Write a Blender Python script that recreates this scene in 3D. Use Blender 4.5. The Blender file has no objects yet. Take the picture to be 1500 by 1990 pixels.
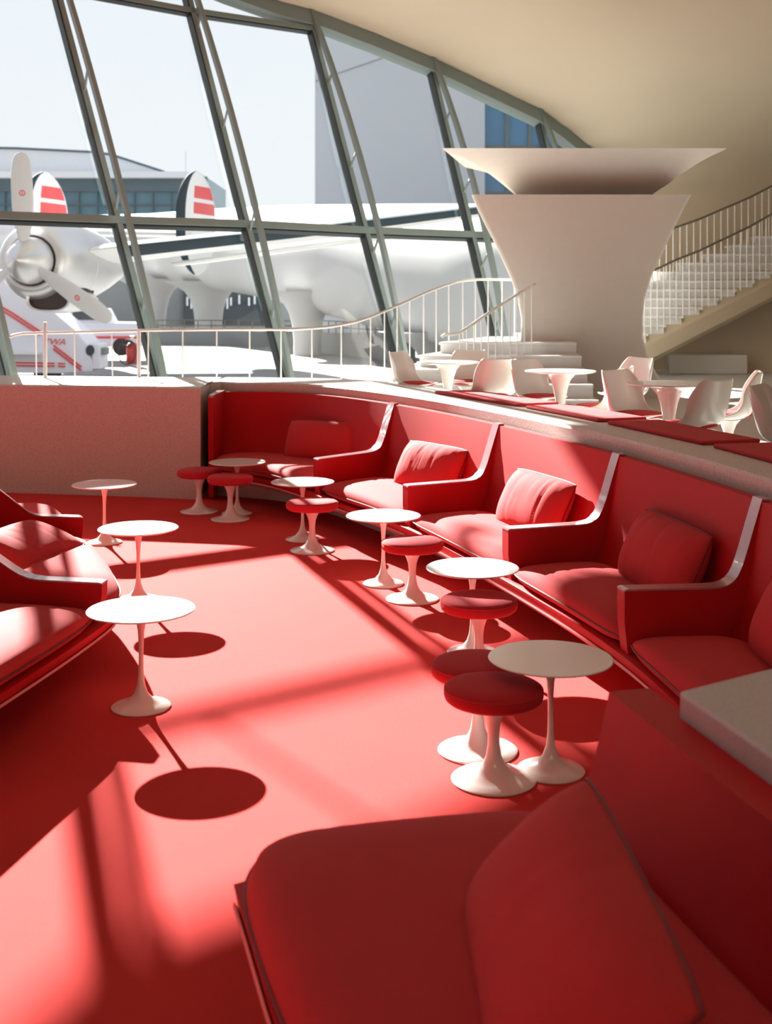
import bpy, bmesh, math, random
from mathutils import Vector, Matrix
random.seed(7)
SC = bpy.context.scene
COL = SC.collection
# ------------------------------------------------------------------ camera, light, exposure
F = 2350.0; H = 2.17
cam = bpy.data.cameras.new('camera'); co = bpy.data.objects.new('camera', cam); COL.objects.link(co)
co.location = (0, 0, H); co.rotation_euler = (math.pi/2, 0, 0)
cam.sensor_fit = 'HORIZONTAL'; cam.sensor_width = 36; cam.lens = F/1500*36
cam.shift_y = -(995-580)/1500; cam.clip_start = .05; cam.clip_end = 2000
cam.dof.use_dof = True; cam.dof.focus_distance = 7.8; cam.dof.aperture_fstop = 4.0
SC.camera = co
SC.view_settings.view_transform = 'Standard'; SC.view_settings.look = 'None'
SC.view_settings.exposure = 0.0; SC.view_settings.gamma = 1.0
try: SC.view_settings.use_curve_mapping = False
except Exception: pass
w = bpy.data.worlds.new('world'); SC.world = w; w.use_nodes = True
nt = w.node_tree; nt.nodes.clear()
out = nt.nodes.new('ShaderNodeOutputWorld'); bg = nt.nodes.new('ShaderNodeBackground')
tc = nt.nodes.new('ShaderNodeTexCoord'); sp = nt.nodes.new('ShaderNodeSeparateXYZ'); cr = nt.nodes.new('ShaderNodeValToRGB')
nt.links.new(tc.outputs['Generated'], sp.inputs[0]); nt.links.new(sp.outputs['Z'], cr.inputs['Fac'])
cr.color_ramp.elements[0].position = 0.0; cr.color_ramp.elements[0].color = (.92, .93, .95, 1)
cr.color_ramp.elements[1].position = 0.5; cr.color_ramp.elements[1].color = (.80, .86, .97, 1)
nt.links.new(cr.outputs[0], bg.inputs['Color']); bg.inputs['Strength'].default_value = 1.08
nt.links.new(bg.outputs[0], out.inputs[0])
SUN_TO = Vector((-.94, 2.13, 1.0)).normalized()
sl = bpy.data.lights.new('sun', 'SUN'); sl.energy = 40; sl.angle = math.radians(.55); sl.color = (1, .95, .88)
so = bpy.data.objects.new('sun', sl); COL.objects.link(so)
so.rotation_euler = SUN_TO.to_track_quat('Z', 'Y').to_euler(); so.location = (-20, 45, 30)

# ------------------------------------------------------------------ helpers
def P(u, v, Y): return Vector(((u-750)/F*Y, Y, H-(v-580)/F*Y))
WB = Vector((-2.108, 18.762, 3.287)); WN = Vector((.5736, -.8192, .3978)); WA = Vector((.8192, .5736, 0))
def win(u, v, off=0):
    r = Vector(((u-750)/F, 1, (580-v)/F)); c = Vector((0, 0, H))
    n = WN.normalized()
    return c+r*((WB-c).dot(WN)/r.dot(WN)) + n*off

MATS = {}
def mat(name, col, rough=.5, metal=0.0, noise=None, bump=None, spec=.5, coat=0.0, sheen=0.0, var=.06):
    if name in MATS: return MATS[name]
    m = bpy.data.materials.new(name); m.use_nodes = True
    t = m.node_tree; b = t.nodes['Principled BSDF']
    b.inputs['Roughness'].default_value = rough; b.inputs['Metallic'].default_value = metal
    b.inputs['Specular IOR Level'].default_value = spec
    b.inputs['Coat Weight'].default_value = coat
    if sheen: b.inputs['Sheen Weight'].default_value = sheen; b.inputs['Sheen Roughness'].default_value = .4
    tcn = t.nodes.new('ShaderNodeTexCoord')
    n = t.nodes.new('ShaderNodeTexNoise'); n.inputs['Scale'].default_value = noise or 3.0; n.inputs['Detail'].default_value = 5
    t.links.new(tcn.outputs['Object'], n.inputs['Vector'])
    mx = t.nodes.new('ShaderNodeMix'); mx.data_type = 'RGBA'
    c0 = [max(0, c*(1-var)) for c in col]+[1]; c1 = [min(1, c*(1+var)) for c in col]+[1]
    mx.inputs['A'].default_value = c0; mx.inputs['B'].default_value = c1
    t.links.new(n.outputs['Fac'], mx.inputs['Factor']); t.links.new(mx.outputs['Result'], b.inputs['Base Color'])
    if bump:
        n2 = t.nodes.new('ShaderNodeTexNoise'); n2.inputs['Scale'].default_value = bump[0]; n2.inputs['Detail'].default_value = 3
        t.links.new(tcn.outputs['Object'], n2.inputs['Vector'])
        bp = t.nodes.new('ShaderNodeBump'); bp.inputs['Strength'].default_value = bump[1]; bp.inputs['Distance'].default_value = bump[2]
        t.links.new(n2.outputs['Fac'], bp.inputs['Height']); t.links.new(bp.outputs[0], b.inputs['Normal'])
    MATS[name] = m; return m
def tile_mat(name, col, grout, scale):
    m = bpy.data.materials.new(name); m.use_nodes = True; t = m.node_tree; b = t.nodes['Principled BSDF']
    b.inputs['Roughness'].default_value = .45
    tcn = t.nodes.new('ShaderNodeTexCoord'); vo = t.nodes.new('ShaderNodeTexVoronoi'); vo.inputs['Scale'].default_value = scale
    vo.inputs['Randomness'].default_value = .9
    rp = t.nodes.new('ShaderNodeValToRGB'); rp.color_ramp.elements[0].position = .42; rp.color_ramp.elements[1].position = .58
    rp.color_ramp.elements[0].color = (*col, 1); rp.color_ramp.elements[1].color = (*grout, 1)
    t.links.new(tcn.outputs['Object'], vo.inputs['Vector']); t.links.new(vo.outputs['Distance'], rp.inputs['Fac'])
    t.links.new(rp.outputs[0], b.inputs['Base Color'])
    bp = t.nodes.new('ShaderNodeBump'); bp.inputs['Strength'].default_value = .3; bp.inputs['Distance'].default_value = .002; bp.invert = True
    t.links.new(vo.outputs['Distance'], bp.inputs['Height']); t.links.new(bp.outputs[0], b.inputs['Normal'])
    MATS[name] = m; return m
def glass_mat(name, tint, refl=1.0):
    m = bpy.data.materials.new(name); m.use_nodes = True; t = m.node_tree; t.nodes.clear()
    o = t.nodes.new('ShaderNodeOutputMaterial'); mx = t.nodes.new('ShaderNodeMixShader')
    tr = t.nodes.new('ShaderNodeBsdfTransparent'); gl = t.nodes.new('ShaderNodeBsdfGlossy'); fr = t.nodes.new('ShaderNodeLayerWeight'); fr.inputs['Blend'].default_value = .5
    pw = t.nodes.new('ShaderNodeMath'); pw.operation = 'POWER'; pw.inputs[1].default_value = 4.0
    ma = t.nodes.new('ShaderNodeMath'); ma.operation = 'MULTIPLY_ADD'; ma.inputs[1].default_value = .85; ma.inputs[2].default_value = .05
    t.links.new(fr.outputs['Facing'], pw.inputs[0]); t.links.new(pw.outputs[0], ma.inputs[0])
    nz = t.nodes.new('ShaderNodeTexNoise'); nz.inputs['Scale'].default_value = .8
    mxc = t.nodes.new('ShaderNodeMix'); mxc.data_type = 'RGBA'
    mxc.inputs['A'].default_value = [c*.99 for c in tint]+[1]; mxc.inputs['B'].default_value = [min(1, c*1.01) for c in tint]+[1]
    t.links.new(nz.outputs['Fac'], mxc.inputs['Factor']); t.links.new(mxc.outputs['Result'], tr.inputs['Color'])
    gl.inputs['Roughness'].default_value = .0
    gl.inputs['Color'].default_value = (refl, refl, refl, 1)
    t.links.new(ma.outputs[0], mx.inputs[0]); t.links.new(tr.outputs[0], mx.inputs[1]); t.links.new(gl.outputs[0], mx.inputs[2])
    t.links.new(mx.outputs[0], o.inputs[0]); MATS[name] = m; return m

CARPET = mat('red_carpet', (.58, .047, .044), .95, bump=(260, .5, .004), noise=1.3, spec=.1, var=.12)
FABRIC = mat('red_fabric', (.48, .042, .048), .85, bump=(420, .4, .002), noise=5, spec=.1, sheen=.05, var=.07)
VELVET = mat('red_stool_fabric', (.48, .028, .040), .85, bump=(500, .4, .002), noise=8, spec=.1, sheen=.1, var=.08)
LEATHER = mat('red_leather', (.44, .012, .016), .55, bump=(140, .25, .002), noise=4, spec=.14, var=.08)
PIPING = mat('dark_red_piping', (.16, .004, .008), .6)
EDGE = mat('sky_sheen_edge', (.40, .20, .225), .22, spec=.8, coat=.5)  # sky reflection on the red arm edges, painted as a paler mauve
RAILTRIM = mat('shell_bottom_trim', (.55, .22, .22), .35)
WHITE = mat('white_enamel', (.78, .76, .72), .18, spec=.5, coat=.4, var=.015)
TOPW = mat('white_tabletop', (.80, .80, .78), .2, spec=.5, coat=.3, var=.015)
SHELLW = mat('white_fibreglass', (.74, .71, .67), .28, spec=.5, coat=.3, var=.02)
TILE = tile_mat('beige_penny_tile', (.56, .53, .50), (.47, .44, .41), 75)
TILEG = tile_mat('skylit_penny_tile', (.50, .52, .545), (.46, .48, .50), 90)  # same tile as the long ledge, cool shade tint put into its colour
PLAST = mat('cream_plaster', (.56, .48, .36), .9, bump=(30, .2, .004), noise=.6, var=.05)
PYL = mat('pale_pylon_tile', (.60, .56, .51), .75, bump=(120, .25, .003), noise=8, var=.04)
TERR = mat('terrazzo_floor', (.55, .53, .50), .5, noise=30, var=.1)
STEEL = mat('grey_green_steel', (.17, .215, .21), .4, spec=.5)
STEELD = mat('dark_gasket', (.012, .018, .02), .5)
CHROME = mat('satin_rail', (.62, .60, .59), .3, metal=.15)
RAILW = mat('white_rail', (.75, .75, .74), .35)
DARKR = mat('dark_bronze_rail', (.12, .11, .08), .35)
MARBLE = mat('white_marble_step', (.70, .70, .70), .35, noise=6, var=.06)
GLASS = glass_mat('window_glass', (.93, .97, .965))
DIM = mat('hall_interior_beige', (.30, .26, .20), .9)
APRON = mat('concrete_apron', (.20, .20, .20), .9, noise=.25, var=.08)
CONC = mat('grey_concrete', (.22, .235, .245), .9, noise=1, var=.08)
TUBE = mat('white_concrete_tube', (.50, .50, .50), .75, noise=.6, var=.03)
ALU = mat('polished_aluminium', (.66, .66, .68), .38, metal=.7, noise=2, var=.04)
ALUW = mat('white_aircraft_paint', (.78, .79, .80), .35, spec=.5, var=.02)
BLADE = mat('grey_blade_paint', (.62, .62, .64), .4, var=.02)
DKBLUE = mat('dark_deicing_boot', (.015, .04, .06), .8, spec=.1)
REDP = mat('red_aircraft_paint', (.72, .07, .08), .5)
TEAL = mat('teal_facade_glass', (.06, .17, .22), .25, noise=.15, var=.35)
TEALD = mat('dark_teal_facade', (.05, .10, .13), .4, var=.2)
BLUEG = mat('blue_curtain_glass', (.03, .17, .33), .15, noise=.1, var=.3)
TOWER = mat('pale_tower_panel', (.44, .47, .53), .85, noise=.08, var=.05)
ROOFW = mat('pale_roof', (.72, .72, .74), .8)
TRUCK = mat('lilac_white_truck', (.72, .72, .82), .45, var=.02)
BLACK = mat('black_rubber', (.015, .015, .018), .6)
DGLASS = mat('dark_vehicle_glass', (.03, .05, .06), .15)
REDTANK = mat('red_tank', (.45, .03, .03), .45)
BROWN = mat('brown_ledge_strip', (.16, .06, .045), .4)

def link(o, parent=None, label=None, cat=None, group=None, kind=None):
    if o.name not in COL.objects: COL.objects.link(o)
    if parent: o.parent = parent
    if label: o['label'] = label
    if cat: o['category'] = cat
    if group: o['group'] = group
    if kind: o['kind'] = kind
    return o
def obj(name, bm, m, parent=None, smooth=True, angle=40, bevel=0, subsurf=0, **k):
    me = bpy.data.meshes.new(name)
    bmesh.ops.recalc_face_normals(bm, faces=bm.faces[:])
    bm.to_mesh(me); bm.free(); me.materials.append(m)
    o = bpy.data.objects.new(name, me)
    if bevel:
        b = o.modifiers.new('bevel', 'BEVEL'); b.width = bevel; b.segments = 3; b.limit_method = 'ANGLE'; b.angle_limit = math.radians(35)
    if subsurf:
        s = o.modifiers.new('sub', 'SUBSURF'); s.levels = subsurf; s.render_levels = subsurf
    if smooth:
        for p in me.polygons: p.use_smooth = True
        if angle < 180 and not subsurf:
            bm2 = bmesh.new(); bm2.from_mesh(me)
            for e in bm2.edges:
                if len(e.link_faces) == 2 and e.calc_face_angle(0) > math.radians(angle): e.smooth = False
            bm2.to_mesh(me); bm2.free()
    return link(o, parent, **k)
def struct(name, bm, m, **k): return obj(name, bm, m, kind='structure', **k)
def empty(name, loc=(0, 0, 0), rz=0, **k):
    o = bpy.data.objects.new(name, None); o.empty_display_size = .2
    o.location = loc; o.rotation_euler = (0, 0, rz); return link(o, **k)
def copy_tree(o, parent=None):
    c = o.copy(); COL.objects.link(c); c.parent = parent
    for ch in list(o.children): copy_tree(ch, c)
    return c
def loft(rings, closed=True, caps=True, bm=None):
    bm = bm or bmesh.new(); vs = [[bm.verts.new(p) for p in r] for r in rings]
    n = len(rings[0])
    for i in range(len(vs)-1):
        for j in range(n if closed else n-1):
            a, b = vs[i], vs[i+1]; k = (j+1) % n
            try: bm.faces.new((a[j], a[k], b[k], b[j]))
            except ValueError: pass
    if caps and closed:
        for r in (vs[0], vs[-1]):
            try:
                f = bm.faces.new(r)
                if n > 4: bmesh.ops.triangulate(bm, faces=[f])
            except ValueError: pass
    return bm
def lathe(prof, n=40, bm=None, c=(0, 0, 0)):
    rings = [[Vector((c[0]+r*math.cos(2*math.pi*i/n), c[1]+r*math.sin(2*math.pi*i/n), c[2]+z)) for i in range(n)] for r, z in prof]
    return loft(rings, True, True, bm)
def box(a, b, bm=None):
    bm = bm or bmesh.new()
    x0, y0, z0 = a; x1, y1, z1 = b
    return loft([[Vector((x0, y0, z0)), Vector((x1, y0, z0)), Vector((x1, y1, z0)), Vector((x0, y1, z0))],
                 [Vector((x0, y0, z1)), Vector((x1, y0, z1)), Vector((x1, y1, z1)), Vector((x0, y1, z1))]], bm=bm)
def frame_for(d, up=Vector((0, 0, 1))):
    d = d.normalized(); s = d.cross(up)
    if s.length < 1e-4: s = d.cross(Vector((0, 1, 0)))
    s.normalize(); return s, s.cross(d).normalized()
def tube(pts, r, n=8, bm=None, caps=True):
    rings = []
    for i, p in enumerate(pts):
        d = (pts[min(i+1, len(pts)-1)]-pts[max(i-1, 0)])
        s, u = frame_for(d)
        rr = r[i] if isinstance(r, (list, tuple)) else r
        rings.append([p+s*rr*math.cos(2*math.pi*k/n)+u*rr*math.sin(2*math.pi*k/n) for k in range(n)])
    return loft(rings, True, caps, bm)
def bar(a, b, w, d, up, bm=None):
    """rectangular bar from a to b; w across, d along 'up'"""
    s = (b-a).normalized().cross(up).normalized(); u = up.normalized()
    q = lambda c: [c+s*w/2+u*d/2, c-s*w/2+u*d/2, c-s*w/2-u*d/2, c+s*w/2-u*d/2]
    return loft([q(a), q(b)], bm=bm)
def poly(pts, z0, z1, bm=None):
    bm = bm or bmesh.new()
    return loft([[Vector((x, y, z0)) for x, y in pts], [Vector((x, y, z1)) for x, y in pts]], bm=bm)
def hermite(nodes):
    """nodes: list of (s, tuple) -> function"""
    S = [n[0] for n in nodes]; V = [Vector(n[1]+(0,)*(3-len(n[1]))) for n in nodes]
    N = len(S)
    def tan(i):
        if i == 0: return (V[1]-V[0])/(S[1]-S[0])
        if i == N-1: return (V[-1]-V[-2])/(S[-1]-S[-2])
        return (V[i+1]-V[i-1])/(S[i+1]-S[i-1])
    T = [tan(i) for i in range(N)]
    def f(s):
        i = 0
        while i < N-2 and s > S[i+1]: i += 1
        h = S[i+1]-S[i]; t = (s-S[i])/h
        return V[i]*(2*t**3-3*t*t+1)+T[i]*h*(t**3-2*t*t+t)+V[i+1]*(-2*t**3+3*t*t)+T[i+1]*h*(t**3-t*t)
    return f

# ------------------------------------------------------------------ the rows of seats: plan curves
KR = hermite([(0, (-1.92, 13.78)), (.5, (-.86, 13.42)), (1, (.05, 12.1)), (2, (.92, 10.12)), (3, (1.55, 8.17)), (4, (1.95, 6.35)), (5, (2.15, 4.6))])
FR = hermite([(0, (-1.92, 12.95)), (.5, (-1.22, 12.3)), (1, (-.66, 11.35)), (2, (.155, 9.74)), (3, (.78, 7.92)), (4, (1.22, 6.28)), (5, (1.42, 4.6))])
KL = hermite([(0, (-3.8, 10.1)), (1, (-3.2, 9.05)), (2, (-2.75, 7.1)), (3, (-3.4, 5.1))])
FL = hermite([(0, (-2.85, 10.25)), (1, (-2.24, 8.92)), (1.7, (-1.66, 7.45)), (2, (-1.60, 6.88)), (3, (-1.95, 4.9))])
KN = hermite([(0, (.69, 3.74)), (.5, (.88, 2.86)), (1, (1.15, 1.8))])
FN = hermite([(0, (-.43, 3.50)), (.5, (-.17, 2.6)), (1, (.18, 1.8))])

# ------------------------------------------------------------------ setting
bm = bmesh.new(); bm.faces.new([bm.verts.new(p) for p in ((-9.3, -6, 0), (3.2, -6, 0), (3.2, 15, 0), (-9.3, 15, 0))])
struct('floor', bm, CARPET)
# ledge (parapet) ring: wall on the left, benches recessed on the right
def offs(f, s, d):
    p = f(s); t = (f(min(s+.02, 5))-f(max(s-.02, 0))).normalized()
    n = Vector((-t.y, t.x, 0))          # left of travel
    return p+n*d
inner = []; outer_g = []; outer = []
for i in range(0, 51):
    s = i/10
    inner.append(offs(KR, s, .10)); outer_g.append(offs(KR, s, .50)); outer.append(offs(KR, s, .92))
wl_in = [(-9.3, 14.6), (-6, 13.95), (-4.3, 13.53), (-3.2, 13.32), (-2.5, 13.18), (-2.0, 13.03)]
wl_out = [(-9.3, 16.0), (-6, 15.35), (-4.3, 14.98), (-3.2, 14.82), (-2.5, 14.75), (-2.0, 14.72)]
ins = [Vector((x, y, 0)) for x, y in wl_in]+[Vector((-1.99, 13.95, 0))]+inner[1:]
bm = bmesh.new()
A = [Vector((x, y, 0)) for x, y in wl_in]+[Vector((-2.03, 13.90, 0)), Vector((-1.9, 13.96, 0))]+inner[1:]
outer = [offs(KR, i/10, .82) for i in range(51)]
B = [Vector((x, y, 0)) for x, y in wl_out]+[Vector((-1.95, 14.72, 0)), Vector((-1.85, 14.72, 0))]+[outer[i].lerp(Vector((outer[i].x-.1, 14.7, 0)), max(0, 1-i/9)) for i in range(1, 51)]
rings = []
for a, b in zip(A, B):
    rings.append([Vector((a.x, a.y, -.1)), Vector((a.x, a.y, 1.19)), Vector((a.x, a.y, 1.21))+(b-a)*.02, Vector((b.x, b.y, 1.21)), Vector((b.x, b.y, -.1))])
loft(rings, bm=bm)
struct('wall_ledge', bm, TILE, angle=30)
# near ledge island behind the foreground sofa
near_in = [(.85, 3.51), (.985, 2.92), (1.14, 2.4), (1.40, 1.6), (1.7, .9)]
bm = poly([(.85, 3.51), (1.14, 3.70), (1.8, 4.1), (2.9, 3.6), (2.9, .9)]+near_in[::-1][:-1], -.1, 1.03)
struct('wall_near', bm, TILEG, bevel=.012, smooth=False)
# upper floor
up = [outer[i] for i in range(50, -1, -1)]
pts = [(p.x-.03, p.y) for p in up if p.x > -1.2]+[(-2, 14.6), (-4.3, 14.8), (-9.3, 15.8), (-14, 16.2)]
winb = [WB+WA*k+(WB-WB) for k in (-14, -9, -4, 0, 4, 9, 13)]
winpl = [Vector((p.x+.62, p.y-.70, 0)) for p in winb]
pts += [(p.x, p.y) for p in winpl]+[(30, 34), (30, -6), (3.2, -6), (3.2, .9), (3.1, 3.7)]
bm = bmesh.new(); f = bm.faces.new([bm.verts.new((x, y, .77)) for x, y in pts]); bmesh.ops.triangulate(bm, faces=[f])
r = bmesh.ops.extrude_face_region(bm, geom=bm.faces[:]); bmesh.ops.translate(bm, vec=(0, 0, -.5), verts=[g for g in r['geom'] if isinstance(g, bmesh.types.BMVert)])
struct('floor_upper', bm, TERR, smooth=False)

# apron outdoors
bm = bmesh.new(); f = bm.faces.new([bm.verts.new((x, y, -.12)) for x, y in ((-300, 12), (-12, 12.5), (5, 24.5), (300, 60), (300, 900), (-300, 900))])
bmesh.ops.triangulate(bm, faces=[f])
struct('ground', bm, APRON)

# shell roof / ceiling, swept inwards from the arch over the window
arch_uv = [(1262, 735), (1256, 640), (1245, 520), (1230, 430), (1212, 372), (1182, 325), (1140, 288), (1095, 252), (1045, 216), (940, 166), (838, 117), (720, 68), (612, 27), (540, 8), (440, -28), (300, -85), (100, -175), (-150, -290), (-500, -400)]
arch = [win(u, v) for u, v in arch_uv]
arch = [Vector((arch[0].x+.2, arch[0].y, .3))]+arch
arch += [Vector((arch[-1].x-5, arch[-1].y-3.5, arch[-1].z+.3))]
rows = []
for ai, a in enumerate(arch):
    q_ = min(1, max(0, (ai-4)/6)); q_ = q_*q_*(3-2*q_); IN = Vector((.97, .24, 0)).lerp(Vector((.70, -.71, 0)), q_).normalized()
    row = []
    for k in range(15):
        d = k*2.6 if k else -.25
        zz = a.z+min(.10*max(d, 0), 2.0)+.004*max(d, 0)**2*.3
        row.append(Vector((a.x, a.y, zz))+IN*d)
    rows.append(row)
bm = loft(rows, closed=False)
ceil_ = struct('ceiling', bm, PLAST, angle=180)
# enclosing walls outside the frame (rest of the hall)
bm = box((-14.2, -8, -.1), (-14, 12, 11)); struct('wall_left', bm, DIM, smooth=False)
bm = box((-14, -8.2, -.1), (30, -8, 14)); struct('wall_back', bm, DIM, smooth=False)
bm = box((30, -8, -.1), (30.2, 34, 14)); struct('wall_right', bm, DIM, smooth=False)
bm = poly([(-14, -8), (-2, -8), (13, 4), (-9, 14), (-14, 12)], 10.6, 10.8); struct('ceiling_left', bm, DIM, smooth=False)
# unseen overhang added outdoors, outline shaped to shade the near lounge
bm = poly([(-13.0, 17.9), (-9.75, 21.5), (-9.65, 22.8), (-9.5, 23.25), (-9.2, 23.5), (-8.9, 23.75), (-7.2, 25.65), (-6.1, 26.0), (-3.5, 26.3), (-1.9, 24.4), (-6.2, 20.4), (-13.2, 15.0)], 9.05, 9.35)
struct('shade_overhang', bm, PLAST, smooth=False)
bm = tube([Vector((-10.1, 24.95, 9.0)), Vector((-7.3, 27.05, 9.0))], .085, 8)  # unseen beam added to cast the soft band across the carpet
# thin brackets tie the added shadow beam back to the overhang
for t in (.25, .9):
    q = Vector((-10.1, 24.95, 9.0)).lerp(Vector((-7.3, 27.05, 9.0)), t); bar(q, q+Vector((1.2, -1.7, .15)), .03, .05, Vector((0, 0, 1)), bm)
struct('shadow_beam', bm, STEEL)

# ------------------------------------------------------------------ the window wall
wf = empty('window_wall', (0, 0, 0)); wf.name = 'window_1'; wf['kind'] = 'structure'
NW = WN.normalized()
mull = [((-560, -60), (-380, 735)), ((-188, -40), (18, 735)), ((86, -110), (309, 736)), ((348, -75), (556, 736)), ((597, 18), (785, 736)), ((833, 108), (984, 736)), ((1044, 214), (1160, 700))]
mull_pts = []
for i, (t_, b_) in enumerate(mull):
    a, b = win(*t_), win(*b_)
    if i in (0, 1, 2, 3): a = a+(a-b)*(.18 if i < 3 else .06)
    b = b+(b-a)*((b.z-.6)/max(.1, (a.z-b.z)))
    mull_pts.append((a, b))
    m = bar(a, b, .09, .12, NW); obj('mullion', m, STEEL, wf, smooth=False, bevel=.01)
    g = bar(a-WA*.062-NW*.02, b-WA*.062-NW*.02, .022, .15, NW); obj('gasket', g, STEELD, wf, smooth=False)
    # bowed inner member with struts
    L = (a-b).length; pts = []
    for k in range(13):
        t = k/12; pts.append(a.lerp(b, t)+NW*(.05+.30*math.sin(math.pi*t)**.8)+WA*.02)
    m = bmesh.new(); rings = []
    for p in pts:
        s = WA; u = NW
        rings.append([p+s*.035+u*.045, p-s*.035+u*.045, p-s*.035-u*.045, p+s*.035-u*.045])
    loft(rings, bm=m); br = obj('inner_brace', m, STEEL, wf, smooth=False)
    m = bmesh.new()
    for t in (.22, .44, .66, .84):
        p = a.lerp(b, t); q = a.lerp(b, t-.035)+NW*(.05+.30*math.sin(math.pi*t)**.8)+WA*.02
        tube([p, q], .02, 6, m)
    obj('strut', m, STEEL, wf)
def transom(uvs, r=.075, name='transom'):
    m = bmesh.new(); ps = [win(*q) for q in uvs]
    up_ = (mull_pts[3][0]-mull_pts[3][1]).normalized()
    rings = [[p+up_*r*.75+NW*r, p-up_*r*.75+NW*r, p-up_*r*.75-NW*r, p+up_*r*.75-NW*r] for p in ps]
    obj(name, loft(rings, bm=m), STEEL, wf, smooth=False)
    m = bmesh.new(); rings = [[p-up_*(r*.75+.03)+NW*r*.6, p-up_*(r*.75)+NW*r*.6, p-up_*(r*.75)-NW*r, p-up_*(r*.75+.03)-NW*r] for p in ps]
    obj('gasket', loft(rings, bm=m), STEELD, wf, smooth=False)
transom([(-700, 395), (225, 430), (487, 438), (710, 450), (915, 458), (1105, 466), (1200, 471)])
transom([(-700, -110), (100, -27), (366, 22), (607, 58)], .06)
# arch frame
m = bmesh.new(); rings = []
up_ = (mull_pts[3][0]-mull_pts[3][1]).normalized()
for i, p in enumerate(arch[1:-1]):
    a = arch[i]; b = arch[i+2]; t = (b-a).normalized(); nn = NW.cross(t).normalized()
    if nn.dot(Vector((-.5, 0, -1))) < 0: nn = -nn      # into the glass
    rings.append([p+nn*.02+NW*.10, p+nn*.30+NW*.10, p+nn*.30-NW*.12, p+nn*.02-NW*.12])
obj('arch_frame', loft(rings, bm=m), STEEL, wf, smooth=True, angle=50)
# glass panes, one per bay above and below the lower transom
def pane(q): 
    m = bmesh.new(); m.faces.new([m.verts.new(p) for p in q]); obj('pane', m, GLASS, wf, smooth=False)
TR = lambda i: mull_pts[i][0]+(mull_pts[i][1]-mull_pts[i][0])*((mull_pts[i][0].z-3.28)/(mull_pts[i][0].z-mull_pts[i][1].z))
for i in range(len(mull)-1):
    (a0, b0), (a1, b1) = mull_pts[i], mull_pts[i+1]
    if a0.z > 3.4 and a1.z > 3.3: pane([a0, a1, TR(i+1), TR(i)]); pane([TR(i), TR(i+1), b1, b0])
# upstand under the glass
m = bmesh.new()
bb = [q[1] for q in mull_pts]; bb = [bb[0]-WA*8]+bb+[bb[-1]+WA*3]
loft([[p+Vector((.1, -.14, -.1)), p+Vector((-.1, .14, -.1)), p+Vector((-.1, .14, .35)), p+Vector((.1, -.14, .35))] for p in [Vector((p.x, p.y, .5)) for p in bb]], bm=m)
struct('trim_1', m, TERR, smooth=False)

# ------------------------------------------------------------------ sofas
def T(pf, pk, t, z): return pf.lerp(pk, t)+Vector((0, 0, z))
PAN = [(.03, .335), (-.01, .325), (.0, .27), (.07, .225), (.30, .20), (.85, .20), (1.05, .5), (1.09, 1.11), (1.0, 1.11), (.955, .95), (.92, .80), (.875, .62), (.82, .48), (.74, .37), (.60, .32), (.3, .32)]
# arm / end panel columns: (t, top, bottom)
ARM = [(0, .655, .50), (.02, .66, .36), (.05, .66, .26), (.10, .66, .215), (.2, .66, .205), (.35, .66, .2), (.5, .66, .2), (.62, .66, .2), (.70, .663, .2), (.75, .672, .2), (.79, .69, .2), (.82, .715, .2), (.845, .75, .2), (.87, .80, .25), (.90, .87, .29), (.94, .97, .35), (1.0, 1.115, .45), (1.06, 1.115, .53)]
HIGH = [(.14, 1.10, .5), (.16, 1.115, .02), (.4, 1.115, .02), (.7, 1.115, .02), (1.0, 1.115, .02), (1.06, 1.115, .02)]
ARMN = [(0, .56, .45), (.01, .60, .40), (.03, .63, .34), (.06, .65, .26), (.10, .66, .215), (.3, .66, .2), (.6, .66, .2), (.86, .662, .2), (.90, .672, .2), (.925, .70, .2), (.945, .76, .25), (.96, .84, .29), (.975, .94, .35), (1.0, 1.115, .45), (1.06, 1.115, .53)]
ARML = ARM[:5]+[(.32, .66, .2), (.38, .668, .2), (.43, .69, .2), (.48, .725, .2), (.58, .81, .2), (.75, .95, .2), (.88, 1.06, .3), (1.0, 1.115, .45), (1.06, 1.115, .53)]
def arm(name, FK, KK, s, ds, root, prof, pz):
    pf0, pk0, pf1, pk1 = FK(s), KK(s), FK(s+ds), KK(s+ds)
    m = loft([[T(pf0, pk0, t, pz(z)), T(pf1, pk1, t, pz(z)), T(pf1, pk1, t, pz(b)), T(pf0, pk0, t, pz(b))] for t, z, b in prof])
    obj(name, m, LEATHER, root, angle=35)
    m = loft([[T(pf0, pk0, t-.003, pz(z)+.001), T(pf1, pk1, t-.003, pz(z)+.001), T(pf1, pk1, t+.0, pz(z)+.010), T(pf0, pk0, t+.0, pz(z)+.010)] for t, z, b in prof])
    if prof is not ARMN: obj('edge_band', m, EDGE, root, angle=40)
    else: m.free()
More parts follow.
